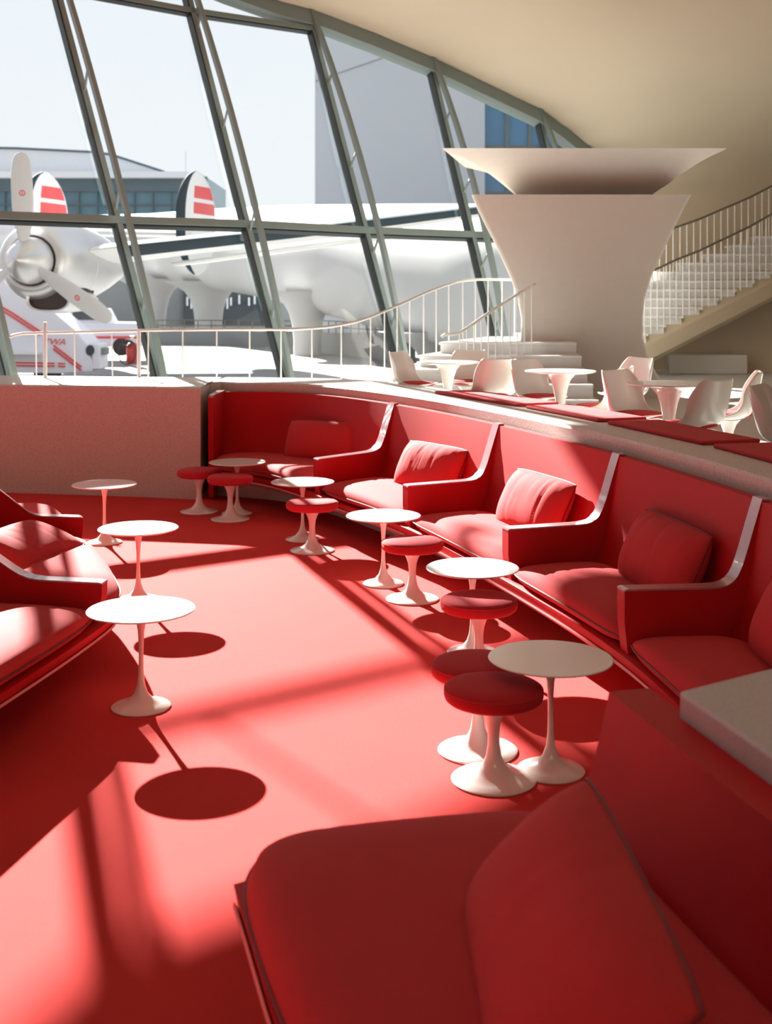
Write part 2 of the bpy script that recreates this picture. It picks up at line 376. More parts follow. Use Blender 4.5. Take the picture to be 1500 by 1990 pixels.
def pillow_mesh(w, h, th, seed, wr=1.0, nx=44, ny=26):
    rnd = random.Random(seed); bm_ = bmesh.new()
    folds = [(rnd.uniform(-.42, .42), rnd.uniform(.006, .014), rnd.uniform(.3, 1), rnd.uniform(-.12, .12)) for _ in range(13)]
    sides = []
    for sgn in (1, -1):
        g = []
        for j in range(ny+1):
            r_ = []
            for i in range(nx+1):
                x = -1+2*i/nx; y = -1+2*j/ny
                x = math.sin(x*math.pi/2)*.35+x*.65; y = math.sin(y*math.pi/2)*.35+y*.65
                e = max(0, (1-abs(x)**3.2))**.55*max(0, (1-abs(y)**2.6))**.6
                px = x*w/2*(1-.07*(1-abs(y)**2)*0-.05*abs(y)**3*abs(x)); py = y*h/2*(1-.06*abs(x)**4)
                px *= 1-.03*(1-y*y); py *= 1-.04*(1-x*x)*0
                d = th/2*e
                c = 0
                for fx, fw, fd, sl_ in folds:
                    q = (x/2-fx-sl_*y*.25)/fw; c += fd*math.exp(-q*q)
                c *= (.25+.75*max(0, y*.6+.4))*e
                c += .35*math.sin(x*23+seed)*math.sin(y*3+seed)*max(0, y)*e*.5
                r_.append(Vector((px, -sgn*(d-wr*.011*c) if sgn > 0 else d, py)))
            g.append(r_)
        sides.append(g)
    for g, sg in ((sides[0], 1), (sides[1], -1)):
        vs = [[bm_.verts.new(p) for p in r_] for r_ in g]
        for j in range(ny):
            for i in range(nx): bm_.faces.new((vs[j][i], vs[j][i+1], vs[j+1][i+1], vs[j+1][i]))
    bmesh.ops.remove_doubles(bm_, verts=bm_.verts, dist=.0006)
    g = sides[0]
    per = [g[0][i] for i in range(nx+1)]+[g[j][nx] for j in range(1, ny+1)]+[g[ny][i] for i in range(nx-1, -1, -1)]+[g[j][0] for j in range(ny-1, 0, -1)]
    pm = bmesh.new(); per.append(per[0]); tube([Vector((p.x, 0, p.z)) for p in per], .0055, 6, pm)
    return bm_, pm
def put_pillow(center, along, lean, w, h, th, seed, label, group='loose back cushions on the sofas', wr=1.0, roll=0):
    a, b = pillow_mesh(w, h, th, seed, wr)
    o = obj('cushion', a, FABRIC, None, angle=180, label=label, cat='cushion', group=group)
    p = obj('piping', b, PIPING, o)
    o.location = center
    rz = math.atan2(along.y, along.x)
    o.rotation_euler = (Matrix.Rotation(rz, 3, 'Z') @ Matrix.Rotation(-lean, 3, 'X') @ Matrix.Rotation(roll, 3, 'Y')).to_euler()
    return o
def seat_cushion(FK, KK, s0, s1, root, seed, z0=.325, th=.13, dep=.80, front=-.015):
    rnd = random.Random(seed); nx, ny = 46, 26
    folds = [(rnd.uniform(.15, .85), rnd.uniform(.010, .022), rnd.uniform(.5, 1), rnd.uniform(-.3, .3)) for _ in range(6)]
    bm_ = bmesh.new(); top, bot = [], []
    for i in range(nx+1):
        a = -1+2*i/nx; a = math.sin(a*math.pi/2)*.4+a*.6
        s = s0+(s1-s0)*(a+1)/2; pf, pk = FK(s), KK(s); rt, rb = [], []
        for j in range(ny+1):
            b = -1+2*j/ny; b = math.sin(b*math.pi/2)*.4+b*.6
            cor = (abs(a)**7)*(.14 if dep > .79 and front < -.02 else .06)
            t = front+cor*(1 if b < 0 else 0)+(dep-front-cor)*(b+1)/2
            e = max(0, 1-abs(a)**6)**.45*max(0, 1-abs(b)**6)**.45
            crown = (1-a*a*.6)*(1-b*b*.5)*.035
            c = 0
            for fb, fw, fd, sl_ in folds:
                q = ((b+1)/2-fb-sl_*a*.15)/fw; c += fd*math.exp(-q*q)*math.exp(-((a+.55*(1 if fd > .7 else -1))/.6)**2)
            z = z0+th*.5+e*(th*.5+crown-.006*c)
            rt.append(T(pf, pk, t, z)); rb.append(T(pf, pk, t, z0+th*.5-e*th*.5))
        top.append(rt); bot.append(rb)
    for g in (top, bot):
        vs = [[bm_.verts.new(p) for p in r_] for r_ in g]
        for i in range(nx):
            for j in range(ny): bm_.faces.new((vs[i][j], vs[i+1][j], vs[i+1][j+1], vs[i][j+1]))
    bmesh.ops.remove_doubles(bm_, verts=bm_.verts, dist=.0006)
    c = obj('seat_cushion', bm_, FABRIC, root, angle=180)
    pm = bmesh.new(); tube([Vector((p.x, p.y, p.z)) for p in [top[i][0] for i in range(nx+1)]], .006, 6, pm)
    obj('piping', pm, PIPING, c)
def sofa(FK, KK, s0, s1, label, seed, group, end0=None, zs=1.0, arms=(1, 1), seat=(.325, .13), lift=0, col=None):
    N = 14; root = empty('sofa', (0, 0, 0), label=label, cat='sofa', group=group)
    base = FK((s0+s1)/2).lerp(KK((s0+s1)/2), .6); root.location = (base.x, base.y, 0)
    pz = (lambda z: (.735+(z-.66)*.49) if z > .6 else z+lift*(1 if z > .24 else .6)) if lift else (lambda z: z*zs if z > .6 else z)
    pan = PAN[:6]+[(1.12, .5), (1.12, 1.11), (1.0, 1.11)]+[(.985, .95), (.97, .80), (.95, .62), (.925, .48), (.88, .37)]+PAN[14:] if lift else PAN
    m = loft([[T(FK(s0+(s1-s0)*i/N), KK(s0+(s1-s0)*i/N), t, pz(z)) for t, z in pan] for i in range(N+1)], caps=False)
    m.verts.ensure_lookup_table(); np_ = len(PAN)
    for o_ in (0, N*np_):
        for q in ((7, 8, 9), (6, 7, 9), (6, 9, 10), (6, 10, 11), (6, 11, 12), (5, 6, 12), (5, 12, 13), (5, 13, 14), (4, 5, 14), (4, 14, 15), (3, 4, 15), (2, 3, 15), (1, 2, 15), (0, 1, 15)):
            m.faces.new([m.verts[o_+k] for k in q])
    obj('shell', m, LEATHER, root, angle=50)
    m = loft([[T(FK(s0+(s1-s0)*i/N), KK(s0+(s1-s0)*i/N), t, z) for t, z in ((-.008, pz(.275)), (-.012, pz(.262)), (.062, pz(.214)), (.072, pz(.222)))] for i in range(N+1)])
    obj('bottom_trim', m, RAILTRIM, root)
    m = loft([[T(FK(s0+(s1-s0)*i/N), KK(s0+(s1-s0)*i/N), t, z) for t, z in ((.5, 0), (.5, .21), (.98, .21), (.98, 0))] for i in range(N+1)])
    obj('plinth', m, TILE, root)
    L = (FK(s1)-FK(s0)).length; da = .05/L*(s1-s0)
    if arms[0]: 
        if end0 == 'high': arm('end_panel', FK, KK, s0, da*1.6, root, HIGH, pz)
        else: arm('arm', FK, KK, s0, da, root, col or ARM, pz)
    if arms[1]: arm('arm', FK, KK, s1-da, da, root, col or ARM, pz)
    seat_cushion(FK, KK, s0+da*1.15*arms[0], s1-da*1.15*arms[1], root, seed, *seat)
    for ch in root.children: ch.location = (-base.x, -base.y, 0)
    return root
GR = 'sofas of the curved row along the ledge'
sofa(FR, KR, 0, 1, 'red leather sofa at the far corner beside the beige tiled wall', 1, GR, 'high')
sofa(FR, KR, 1, 2, 'red curved sofa second from the far corner, its seat fully in sun', 2, GR)
sofa(FR, KR, 2, 3, 'red curved sofa in the middle of the right row, seat and cushion sunlit', 3, GR)
sofa(FR, KR, 3, 4, 'red curved sofa on the right with half its seat in shadow', 4, GR)
sofa(FR, KR, 4, 5, 'shaded red sofa cut by the right edge behind the grey ledge corner', 5, GR)
GL = 'sofas of the island on the left'
sofa(FL, KL, 0, 1, 'farthest red sofa on the left, only its sunlit inside end visible', 6, GL, zs=.84, col=ARML, arms=(0, 1))
sofa(FL, KL, 1, 2, 'red sofa on the left between two sheen-edged arms, seat in sun', 7, GL, zs=.84, col=ARML)
sofa(FL, KL, 2, 3, 'nearest red sofa on the left with mottled sun on its seat', 8, GL, zs=.84, col=ARML)
sofa(FN, KN, 0, 1, 'large shaded red sofa filling the bottom right foreground', 9, 'foreground sofa', zs=.955, seat=(.475, .20, .91, -.03), lift=.15, col=ARMN, arms=(0, 0))
# loose cushions
def pil(FK, KK, s, t, z, w, h, th, lean, seed, label, wr=1.0, dz=0, rot=0):
    pf, pk = FK(s), KK(s); c = T(pf, pk, t, z); al = (KK(s+.05)-KK(s-.05)).normalized()
    out_ = (pf-pk).normalized(); al2 = Vector((-out_.y, out_.x, 0)).normalized()
    if al2.dot(al) < 0: al2 = -al2
    # local -Y must look out of the sofa
    x = al2; y = Vector((-x.y, x.x, 0))
    if (-y).dot(out_) < 0: x = -x
    o = put_pillow(c, x, lean, w, h, th, seed, label, wr=wr)
    o.rotation_euler.rotate_axis('Z', 0)
    return o
pil(FR, KR, .66, .77, .66, .95, .44, .23, .40, 11, 'red cushion leaning in the far corner sofa, one end catching the sun')
pil(FR, KR, 1.57, .73, .655, .92, .45, .24, .46, 12, 'sunlit pleated red cushion on the sofa second from the far corner', .9)
pil(FR, KR, 2.57, .72, .655, .94, .46, .24, .46, 13, 'bright sunlit pleated red cushion on the middle right sofa', .9)
pil(FR, KR, 3.58, .74, .66, .96, .46, .25, .44, 14, 'deep red cushion fully in shade on the half-shaded right sofa')
pil(FR, KR, 4.50, .76, .66, .96, .46, .25, .44, 15, 'red cushion at the right edge on the sofa behind the grey ledge')
pil(FL, KL, 1.50, .52, .545, .86, .46, .15, 1.22, 16, 'pale sunlit pleated red cushion on the left sofa between sheen-edged arms', .9)
put_pillow(Vector((.37, 2.56, .80)), Vector((.03, -1.0, 0)), .80, 1.06, .46, .22, 17, 'large red cushion on the foreground sofa at bottom right', wr=.5)

# ------------------------------------------------------------------ tulip side tables and stools
def side_table():
    r = empty('side_table')
    st = lathe([(.155, 0), (.157, .006), (.150, .012), (.11, .022), (.065, .042), (.036, .075), (.021, .12), (.0145, .18), (.0125, .26), (.0135, .34), (.018, .41), (.027, .46), (.038, .49), (.05, .503), (.0, .503)])
    obj('pedestal', st, WHITE, r)
    tp = lathe([(.0, .503), (.20, .503), (.265, .509), (.284, .515), (.286, .519), (.282, .522), (.0, .522)], 72)
    obj('tabletop', tp, TOPW, r, angle=30); return r
def stool():
    r = empty('stool')
    st = lathe([(.19, 0), (.192, .006), (.185, .011), (.14, .02), (.09, .036), (.055, .065), (.036, .105), (.027, .16), (.026, .21), (.032, .26), (.045, .30), (.062, .33), (.075, .345), (.10, .352), (0, .352)])
    obj('pedestal', st, WHITE, r)
    se = lathe([(0, .352), (.16, .352), (.205, .357), (.219, .368), (.2245, .385), (.2245, .405), (.218, .420), (.20, .430), (.15, .438), (.08, .441), (0, .442)], 56)
    s = obj('seat_pad', se, VELVET, r, angle=180)
    pm = bmesh.new(); tube([Vector((.221*math.cos(a*math.pi/24), .221*math.sin(a*math.pi/24), .413)) for a in range(49)], .0035, 6, pm)
    obj('piping', pm, FABRIC, s); return r
t0 = side_table(); s0 = stool()
tabs = [(-1.30, 6.42, 'white tulip side table in front of the nearest left sofa, casting a full round shadow'),
        (-1.78, 8.69, 'white tulip side table beside the left island, middle of the three on the left'),
        (-2.50, 10.74, 'white tulip side table farthest left, before the beige tiled wall'),
        (.755, 5.55, 'shaded grey-topped tulip side table beside the two nearest stools'),
        (.53, 7.41, 'white tulip side table behind the single stool in front of the half-shaded sofa'),
        (-.02, 9.19, 'white tulip side table with its stool in front of the middle right sofa'),
        (-.75, 10.88, 'white tulip side table behind the stool nearest the second far sofa'),
        (-1.50, 12.2, 'farthest tulip side table behind two stools in the far corner')]
stls = [(.485, 5.45, 'nearest red stool on a white tulip base, in front of another stool'),
        (.44, 5.80, 'red stool half hidden behind the nearest stool and the grey-topped table'),
        (.54, 7.03, 'red stool directly in front of the table by the half-shaded sofa'),
        (.19, 8.72, 'sunlit-topped red stool beside the table before the middle right sofa'),
        (-.635, 10.40, 'red stool in front of the table by the second far sofa'),
        (-1.53, 11.88, 'right one of the two far stools by the tiled wall, in front of the table'),
        (-1.90, 12.30, 'left one of the two far stools, nearest the tiled wall')]
def place(proto, lst, cat, group):
    for i, (x, y, lab) in enumerate(lst):
        o = proto if i == 0 else copy_tree(proto)
        o.location = (x, y, .001); o['label'] = lab; o['category'] = cat; o['group'] = group
place(t0, tabs, 'table', 'tulip side tables in the sunken lounge')
place(s0, stls, 'stool', 'round red tulip stools in the sunken lounge')

# ------------------------------------------------------------------ upper level: pads, dining tables, chairs
pads = [(1.05, 1.78, 'sunlit red seat pad on the outer ledge, farthest of the four pads'),
        (1.86, 2.45, 'sunlit red seat pad on the outer ledge below the middle white table'), (2.52, 3.2, 'shaded red seat pad on the outer ledge below the right-hand white table'),
        (3.27, 4.1, 'shaded red seat pad on the outer ledge at the right edge')]
for s_a, s_b, lab in pads:
    a0 = offs(KR, s_a, .43); b0 = offs(KR, s_b, .43); a1 = offs(KR, s_a, .52)+(offs(KR, (s_a+s_b)/2, .78)-offs(KR, (s_a+s_b)/2, .43)); b1 = b0+(a1-a0)
    m = poly([(a0.x, a0.y), (b0.x, b0.y), (b1.x, b1.y), (a1.x, a1.y)], 1.2105, 1.238)
    obj('seat_pad', m, FABRIC, None, bevel=.012, smooth=True, angle=40, label=lab, cat='seat pad', group='red pads on the outer ledge')
def dining_table():
    r = empty('dining_table')
    obj('pedestal', lathe([(.22, 0), (.222, .007), (.20, .016), (.13, .035), (.08, .07), (.052, .13), (.042, .22), (.042, .34), (.05, .46), (.068, .56), (.095, .64), (.14, .69), (.18, .70), (0, .70)]), WHITE, r)
    obj('tabletop', lathe([(0, .70), (.25, .70), (.31, .708), (.332, .717), (.333, .722), (.328, .726), (0, .726)], 64), TOPW, r, angle=30); return r
dt = dining_table()
place_up = [(.66, 12.9, 'farthest white tulip dining table on the upper level near the marble steps'), (1.63, 11.3, 'middle white tulip dining table on the upper level in front of the pylon'),
            (2.25, 9.62, 'nearest white tulip dining table on the upper level, right of the pylon base')]
for i, (x, y, lab) in enumerate(place_up):
    o = dt if i == 0 else copy_tree(dt)
    o.location = (x, y, .771); o['label'] = lab; o['category'] = 'table'; o['group'] = 'tulip dining tables on the upper level'
def chair():
    r = empty('dining_chair')
    cl = [(.235, .445, .17), (.20, .425, .20), (.10, .402, .232), (0, .395, .242), (-.10, .402, .243), (-.165, .43, .24), (-.20, .48, .236), (-.222, .55, .232), (-.24, .63, .226), (-.258, .71, .212), (-.270, .775, .19), (-.274, .80, .165)]
    lift = [.0, .012, .03, .05, .085, .13, .13, .10, .06, .03, .01, .0]
    wrap = [-.05, -.02, 0, .0, .02, .055, .09, .10, .095, .08, .06, .04]
    rows = []
    for (y, z, hw), l, wv in zip(cl, lift, wrap):
        row = []
        for k in range(13):
            a = -1+k/6
            row.append(Vector((hw*math.sin(a*math.pi/2*.96), y+wv*abs(a)**2.2, z+l*abs(a)**2.6-(.012*(1-a*a) if z > .78 else 0))))
        rows.append(row)
    o = obj('seat_shell', loft(rows, closed=False), SHELLW, r, angle=180, subsurf=0)
    sd = o.modifiers.new('solid', 'SOLIDIFY'); sd.thickness = .013; sd.offset = 0
    ss = o.modifiers.new('sub', 'SUBSURF'); ss.levels = 1; ss.render_levels = 2
    obj('pedestal', lathe([(.235, 0), (.237, .006), (.22, .013), (.15, .026), (.09, .05), (.055, .09), (.038, .15), (.034, .22), (.042, .29), (.065, .35), (.10, .39), (0, .392)]), WHITE, r)
    c = lathe([(0, .405), (.15, .408), (.195, .42), (.205, .435), (.195, .448), (.14, .458), (0, .462)], 36)
    for v in c.verts: v.co.y = v.co.y*1.02+.02
    obj('seat_pad', c, FABRIC, r, angle=180); return r
ch = chair()
# faces direction given as world heading (0 = +Y away)
chairs = [(.33, 13.7, -118, 'white tulip chair turned to the right, left of the farthest white table'),
          (.92, 14.0, 160, 'white tulip chair facing the camera behind the farthest white table'),
          (1.08, 12.35, 15, 'white tulip chair seen squarely from its back, between the far and middle tables'),
          (1.52, 11.9, -140, 'white tulip chair facing right with a red pad, left of the middle table'),
          (1.92, 10.8, 62, 'white tulip chair facing left at the right side of the middle table'),
          (2.42, 12.3, 120, 'small sunlit white tulip chair back farther behind the middle table'),
          (2.10, 10.1, -138, 'white tulip chair with wide red pad facing right, left of the nearest upper table'),
          (2.36, 9.3, 40, 'white tulip chair with its back to the camera, right of the nearest upper table'),
          (2.86, 10.1, 75, 'sunlit white tulip chair half hidden behind the chair right of the nearest upper table'),
          (2.80, 8.35, -125, 'white tulip chair cut by the right edge of the picture, facing right')]
for i, (x, y, rot, lab) in enumerate(chairs):
    o = ch if i == 0 else copy_tree(ch)
    o.location = (x, y, .771); o.rotation_euler = (0, 0, math.radians(rot)); o['label'] = lab; o['category'] = 'chair'; o['group'] = 'white tulip chairs with red pads'

# ------------------------------------------------------------------ ventilation pylon with flared basin
def prism(profile, depth_f, cy, bm=None):
    """profile (z, xl, xr); rounded-rectangle sections"""
    rings = []
    for z, xl, xr in profile:
        d0, d1 = depth_f(z); r = .06; pts = []
        for cx, cyy, a0 in ((xr-r-.05, d1-r, 0), (xl*d1/d0+.25+r, d1-r, 90), (xl+r, d0+r, 180), (xr-r, d0+r, 270)):
            for k in range(6):
                a = math.radians(a0+k*18); pts.append(Vector((cx+r*math.cos(a), cyy+r*math.sin(a), z)))
        rings.append(pts)
    return loft(rings, bm=bm)
pyr = empty('ventilation_pylon', (3.0, 17.0, .77), label='big pale hourglass-shaped pylon with a flared basin on top, on the upper level', cat='pylon')
sil = [(378, 917, 1345), (400, 926, 1333), (430, 940, 1318), (465, 958, 1301), (500, 975, 1285), (540, 993, 1266), (580, 1007, 1254), (620, 1014, 1250), (655, 1013, 1251), (690, 1008, 1259), (720, 1000, 1274), (745, 990, 1290), (790, 975, 1315)]
YP = 17.0; prof = []
for v, l, r_ in sil:
    z = H-(v-580)/F*YP
    prof.append((z, (l-750)/F*YP, (r_-750)/F*YP))
z_top = prof[0][0]
m = prism(prof, lambda z: (YP, YP+1.25+.25*abs(z-2.2)), 0)
for v in m.verts: v.co -= Vector((3, 17, .77))
obj('pylon_body', m, PYL, pyr, angle=60)
# basin: sits on a narrow neck set back on the body, flaring forward
sil2 = [(288, 860, 1414), (293, 872, 1404), (305, 898, 1378), (320, 925, 1352), (340, 955, 1322), (358, 978, 1298), (375, 998, 1272), (385, 1004, 1262)]
rings = []
for v, l, r_ in sil2:
    k = (385-v)/97.0; yf = YP+.62-1.0*k**1.6; yb = YP+1.2+.9*k
    z = H-(v-580)/F*yf; pts = []; xl = (l-750)/F*yf; xr = (r_-750)/F*yf; r = .05
    for cx, cyy, a0 in ((xr-r-.1, yb-r, 0), (xl*yb/yf+.35+r, yb-r, 90), (xl+r, yf+r, 180), (xr-r, yf+r, 270)):
        for q in range(6):
            a = math.radians(a0+q*18); pts.append(Vector((cx+r*math.cos(a)-3, cyy+r*math.sin(a)-17, z-.77)))
    rings.append(pts)
rings.append([p+Vector((0, .5, -.6)) for p in rings[-1]])
obj('basin', loft(rings), PYL, pyr, angle=60)

# ------------------------------------------------------------------ marble steps and rails by the window
stp = empty('marble_steps', (1.5, 16, .77), label='low flight of wide white marble steps behind the far dining table', cat='steps')
sd = [(14.9, -.15, .93), (15.3, .0, 1.09), (15.75, .05, 1.25), (16.2, .45, 1.41), (16.65, .75, 1.57)]
for y, x, z in sd:
    m = poly([(x, y), (2.6, y-.12), (2.8, 19.0), (x+.9, 19.0)], z-.165, z-.035)
    obj('riser', m, MARBLE, stp, smooth=False).location = (-1.5, -16, -.77)
    m = poly([(x-.03, y-.04), (2.6, y-.16), (2.8, 19.0), (x+.87, 19.0)], z-.035, z)
    obj('tread', m, MARBLE, stp, smooth=False, bevel=.008).location = (-1.5, -16, -.77)
def railing(name, top, foots, r=.018, rb=.009, mt=None, label='', posts=(), hand=None, closez=True, double=False):
    root = empty(name, (top[0].x, top[0].y, 0), label=label, cat='railing'); off = -Vector((top[0].x, top[0].y, 0))
    m = tube(top, r, 8); obj('handrail', m, hand or CHROME, root).location = off
    for a, b in foots:
        o = obj('baluster', tube([a, b], rb, 6), mt or RAILW, root); o.location = off
    for a, b in posts:
        o = obj('post', tube([a, b], .024, 10), CHROME, root); o.location = off
    return root
# left run
top = [P(18, 655, 14.5), P(28, 651, 14.5), P(45, 648, 14.55), P(88, 647, 14.6), P(180, 645, 14.7), P(270, 643, 14.8)]
foots = [(P(u, 646, 14.62), P(u+2, 745, 14.62)) for u in (69, 144, 217)]
railing('ledge_railing', top, foots, label='short pale railing with two thick posts on the far left of the ledge',
        posts=[(P(88, 626, 14.6), P(88, 746, 14.6)), (P(270, 640, 14.8), P(270, 746, 14.8))])
top = [P(272, 642, 14.8), P(356, 641, 14.9), P(480, 640, 15.1), P(560, 640, 15.25), P(620, 637, 15.4), P(660, 632, 15.55), P(700, 623, 15.7), P(740, 608, 15.9), P(790, 586, 16.2), P(840, 564, 16.6), P(880, 550, 16.9), P(905, 545, 17.1), P(940, 543, 17.3), P(1010, 544, 17.5)]
hf = hermite([(i, (p.x, p.y, p.z)) for i, p in enumerate(top)])
tops = [hf(i/4) for i in range(4*(len(top)-1)+1)]
def at_u(u):
    best = min(range(len(tops)), key=lambda i: abs(750+F*tops[i].x/tops[i].y-u)); return tops[best]
def hitrail(u):
    for i in range(len(tops)-1):
        a, b = tops[i], tops[i+1]; ua, ub = 750+F*a.x/a.y, 750+F*b.x/b.y
        if ua <= u <= ub: return a.lerp(b, (u-ua)/(ub-ua))
    return tops[-1]
foots = []
def floor_z(p):
    z = .77
    for y, x, zz in sd:
        if p.y > y+.1 and p.x > x-.6: z = zz
    return z
for u in (288, 355, 421, 485, 546, 606, 663):
    p = hitrail(u); foots.append((p, Vector((p.x, p.y, .78))))
u = 720
while u < 1005:
    p = hitrail(u); foots.append((p, Vector((p.x, p.y, max(.78, p.z-.98))))); u += 24.5 if int(u) % 2 else 27
railing('stair_railing', tops, foots, label='long pale railing along the window, curving up over the white marble steps')
top = [P(858, 655, 15.2), P(864, 650, 15.2), P(880, 650, 15.25), P(893, 647, 15.3), P(920, 629, 15.5), P(960, 601, 15.8), P(1005, 572, 16.1), P(1040, 552, 16.4)]
foots = []
for k in range(11):
    t = k/10; q = P(893+t*140, 647-t*93, 15.3+t*1.0); foots.append((q, Vector((q.x, q.y, max(.80, q.z-.92)))))
railing('inner_stair_railing', top, foots, r=.02, label='short sunlit white stair railing beside the pylon', hand=RAILW)

# ------------------------------------------------------------------ big staircase at right
stc = empty('curved_staircase', (6, 22, .77), label='white marble staircase rising to the right behind the pylon', cat='staircase')
for i in range(-2, 15):
    v_t = 648-17.2*i; ur = 1260+34.5*i; Y = 21.0+.20*i
    p = P(ur, v_t, Y); z = p.z; wl = 2.3 if i < 6 else 2.3-.12*(i-6)
    bend = .12*max(0, i-2)
    m = box((p.x-wl+.0, Y, z-.05), (p.x, Y+.42, z)); o = obj('tread', m, MARBLE, stc, smooth=False, bevel=.012); o.location = (-6, -22, -.77)
    m = box((p.x-wl+.02, Y+.05, z-.17), (p.x-.03, Y+.42, z-.045)); o = obj('riser', m, MARBLE, stc, smooth=False); o.location = (-6, -22, -.77)
# sloping stringer / soffit
rings = []
for i in (-3, 15):
    v_t = 648-17.2*i; ur = 1260+34.5*i; Y = 21.0+.20*i; p = P(ur, v_t, Y)
    x1 = p.x+.02; x0 = x1-2.3
    rings.append([Vector((x0, Y+.1, p.z-.25)), Vector((x1, Y+.1, p.z-.20)), Vector((x1+.1, Y+.12, p.z-.42)), Vector((x1, Y+.2, p.z-.55)), Vector((x0, Y+.3, p.z-.55))])
o = obj('stringer', loft(rings), PLAST, stc, smooth=False); o.location = (-6, -22, -.77)
def stair_rail(u0, v0, u1, v1, Y0, Y1, dz, n, label):
    top = [P(u0+(u1-u0)*t/8, v0+(v1-v0)*t/8+ (4 if t in (3, 4, 5) else 0), Y0+(Y1-Y0)*t/8) for t in range(9)]
    foots = []
    for k in range(n):
        t = k/(n-1); j = min(7, int(t*8)); q = top[j].lerp(top[j+1], t*8-j); foots.append((q, q-Vector((0, 0, dz))))
    railing('staircase_railing', top, foots, r=.02, rb=.011, mt=RAILW, hand=DARKR, label=label)
stair_rail(1215, 552, 1600, 368, 20.8, 22.8, 1.08, 32, 'near railing of the big staircase with thin white balusters')
stair_rail(1215, 484, 1600, 318, 21.9, 23.9, 1.05, 30, 'far upper railing of the big staircase, dark handrail against the beige wall')
# low stone bench against the wall under the stairs
m = box((5.25, 22.4, .771), (6.7, 22.9, 1.13)); obj('stone_bench', m, TERR, None, smooth=False, bevel=.02, label='low stone ledge bench in shade under the big staircase', cat='bench')

# ------------------------------------------------------------------ outdoors: concourse tube on pillars
st = [(-60, 422, 535, 110), (120, 420, 538, 96), (300, 415, 545, 78), (420, 406, 560, 66), (520, 400, 578, 58), (600, 398, 600, 52), (700, 397, 625, 47), (800, 396, 650, 43), (960, 396, 700, 37), (1130, 396, 750, 33), (1330, 396, 800, 30)]
rings = []
for i, (u, vt, vb, Y) in enumerate(st):
    a, b = P(u, vt, Y), P(u, vb, Y); c = (a+b)/2; hz = (a.z-b.z)/2
    q0 = P(st[max(i-1, 0)][0], 500, st[max(i-1, 0)][3]); q1 = P(st[min(i+1, len(st)-1)][0], 500, st[min(i+1, len(st)-1)][3])
    d = (q1-q0); d.z = 0; d.normalize(); s = Vector((-d.y, d.x, 0))
    ring = []
    for k in range(32):
        th = 2*math.pi*k/32; cs, sn = math.cos(th), math.sin(th)
        ring.append(c+s*1.9*math.copysign(abs(cs)**.85, cs)+Vector((0, 0, hz*math.copysign(abs(sn)**.85, sn))))
    rings.append(ring)
tb = obj('concourse_tube', loft(rings), TUBE, None, angle=180, label='long white concrete concourse tube raised on flared pillars outside', cat='building')
def pillar(u, vt, vb, Y, w):
    a = P(u, vt, Y); b = P(u, vb, Y); z0 = b.z; hgt = a.z-z0; ww = w/F*Y/2
    pf = [(0, ww*.86), (.25, ww*.86), (.5, ww*.95), (.7, ww*1.15), (.85, ww*1.5), (.95, ww*2.0), (1.05, ww*2.8)]
    rings = [[Vector((a.x+k*math.cos(2*math.pi*j/24), Y+.9*k*math.sin(2*math.pi*j/24), z0+hgt*h_)) for j in range(24)] for h_, k in pf]
    obj('tube_pillar', loft(rings), TUBE, tb, angle=60)
pillar(300, 548, 655, 72, 50); pillar(405, 552, 650, 66, 62); pillar(597, 572, 690, 48.5, 62); pillar(860, 650, 760, 40, 90)
# dark entrance building behind
eb = empty('entrance_building', (-12, 100, -.1), label='grey low building with dark glazed doorways under the white tube', cat='building')
def wall_part(name, u0, v0, u1, v1, Y, dpt, m_, root, loc):
    a, b = P(u0, v0, Y), P(u1, v1, Y)
    o = obj(name, box((a.x, Y, b.z), (b.x, Y+dpt, a.z)), m_, root, smooth=False); o.location = -Vector(loc)
    return o
L0 = (-12, 100, -.1)
wall_part('facade', 180, 540, 640, 634, 100, 6, CONC, eb, L0)
for u0, u1 in ((356, 394), (432, 512)):
    wall_part('dark_doorway', u0, 558, u1, 632, 99.6, .5, DGLASS, eb, L0)
for u in (362, 370, 378, 386, 440, 447, 463, 482, 493):
    wall_part('bright_pane', u, 572+(u % 7), u+3.2, 600-(u % 5)*3, 99.3, .2, ALUW, eb, L0)
# low barrier walls and railings on the apron
def barrier(u0, u1, vt, Y0, Y1, lab, h=.75):
    a = P(u0, vt, Y0); b = P(u1, vt, Y1); a.z = b.z = -.12
    r = empty('barrier_wall', (a.x, a.y, -.12), label=lab, cat='barrier')
    o = obj('wall_panel', bar(a+Vector((0, 0, h/2)), b+Vector((0, 0, h/2)), .3, h, Vector((0, 0, 1))), CONC, r, smooth=False); o.location = -r.location
    m = bmesh.new()
    for zz in (h+.25, h+.5): tube([a+Vector((0, 0, zz)), b+Vector((0, 0, zz))], .03, 6, m)
    o = obj('guard_rail', m, DARKR, r); o.location = -r.location
    for k in range(13):
        q = a.lerp(b, k/12)+Vector((0, 0, h)); o = obj('rail_post', tube([q, q+Vector((0, 0, .5))], .03, 6), DARKR, r); o.location = -r.location
barrier(255, 572, 650, 60, 58, 'grey low barrier wall with pipe rails left of the tube pillar', .72)
barrier(612, 800, 660, 52, 43, 'grey low barrier wall with pipe rails right of the tube pillar', .85)

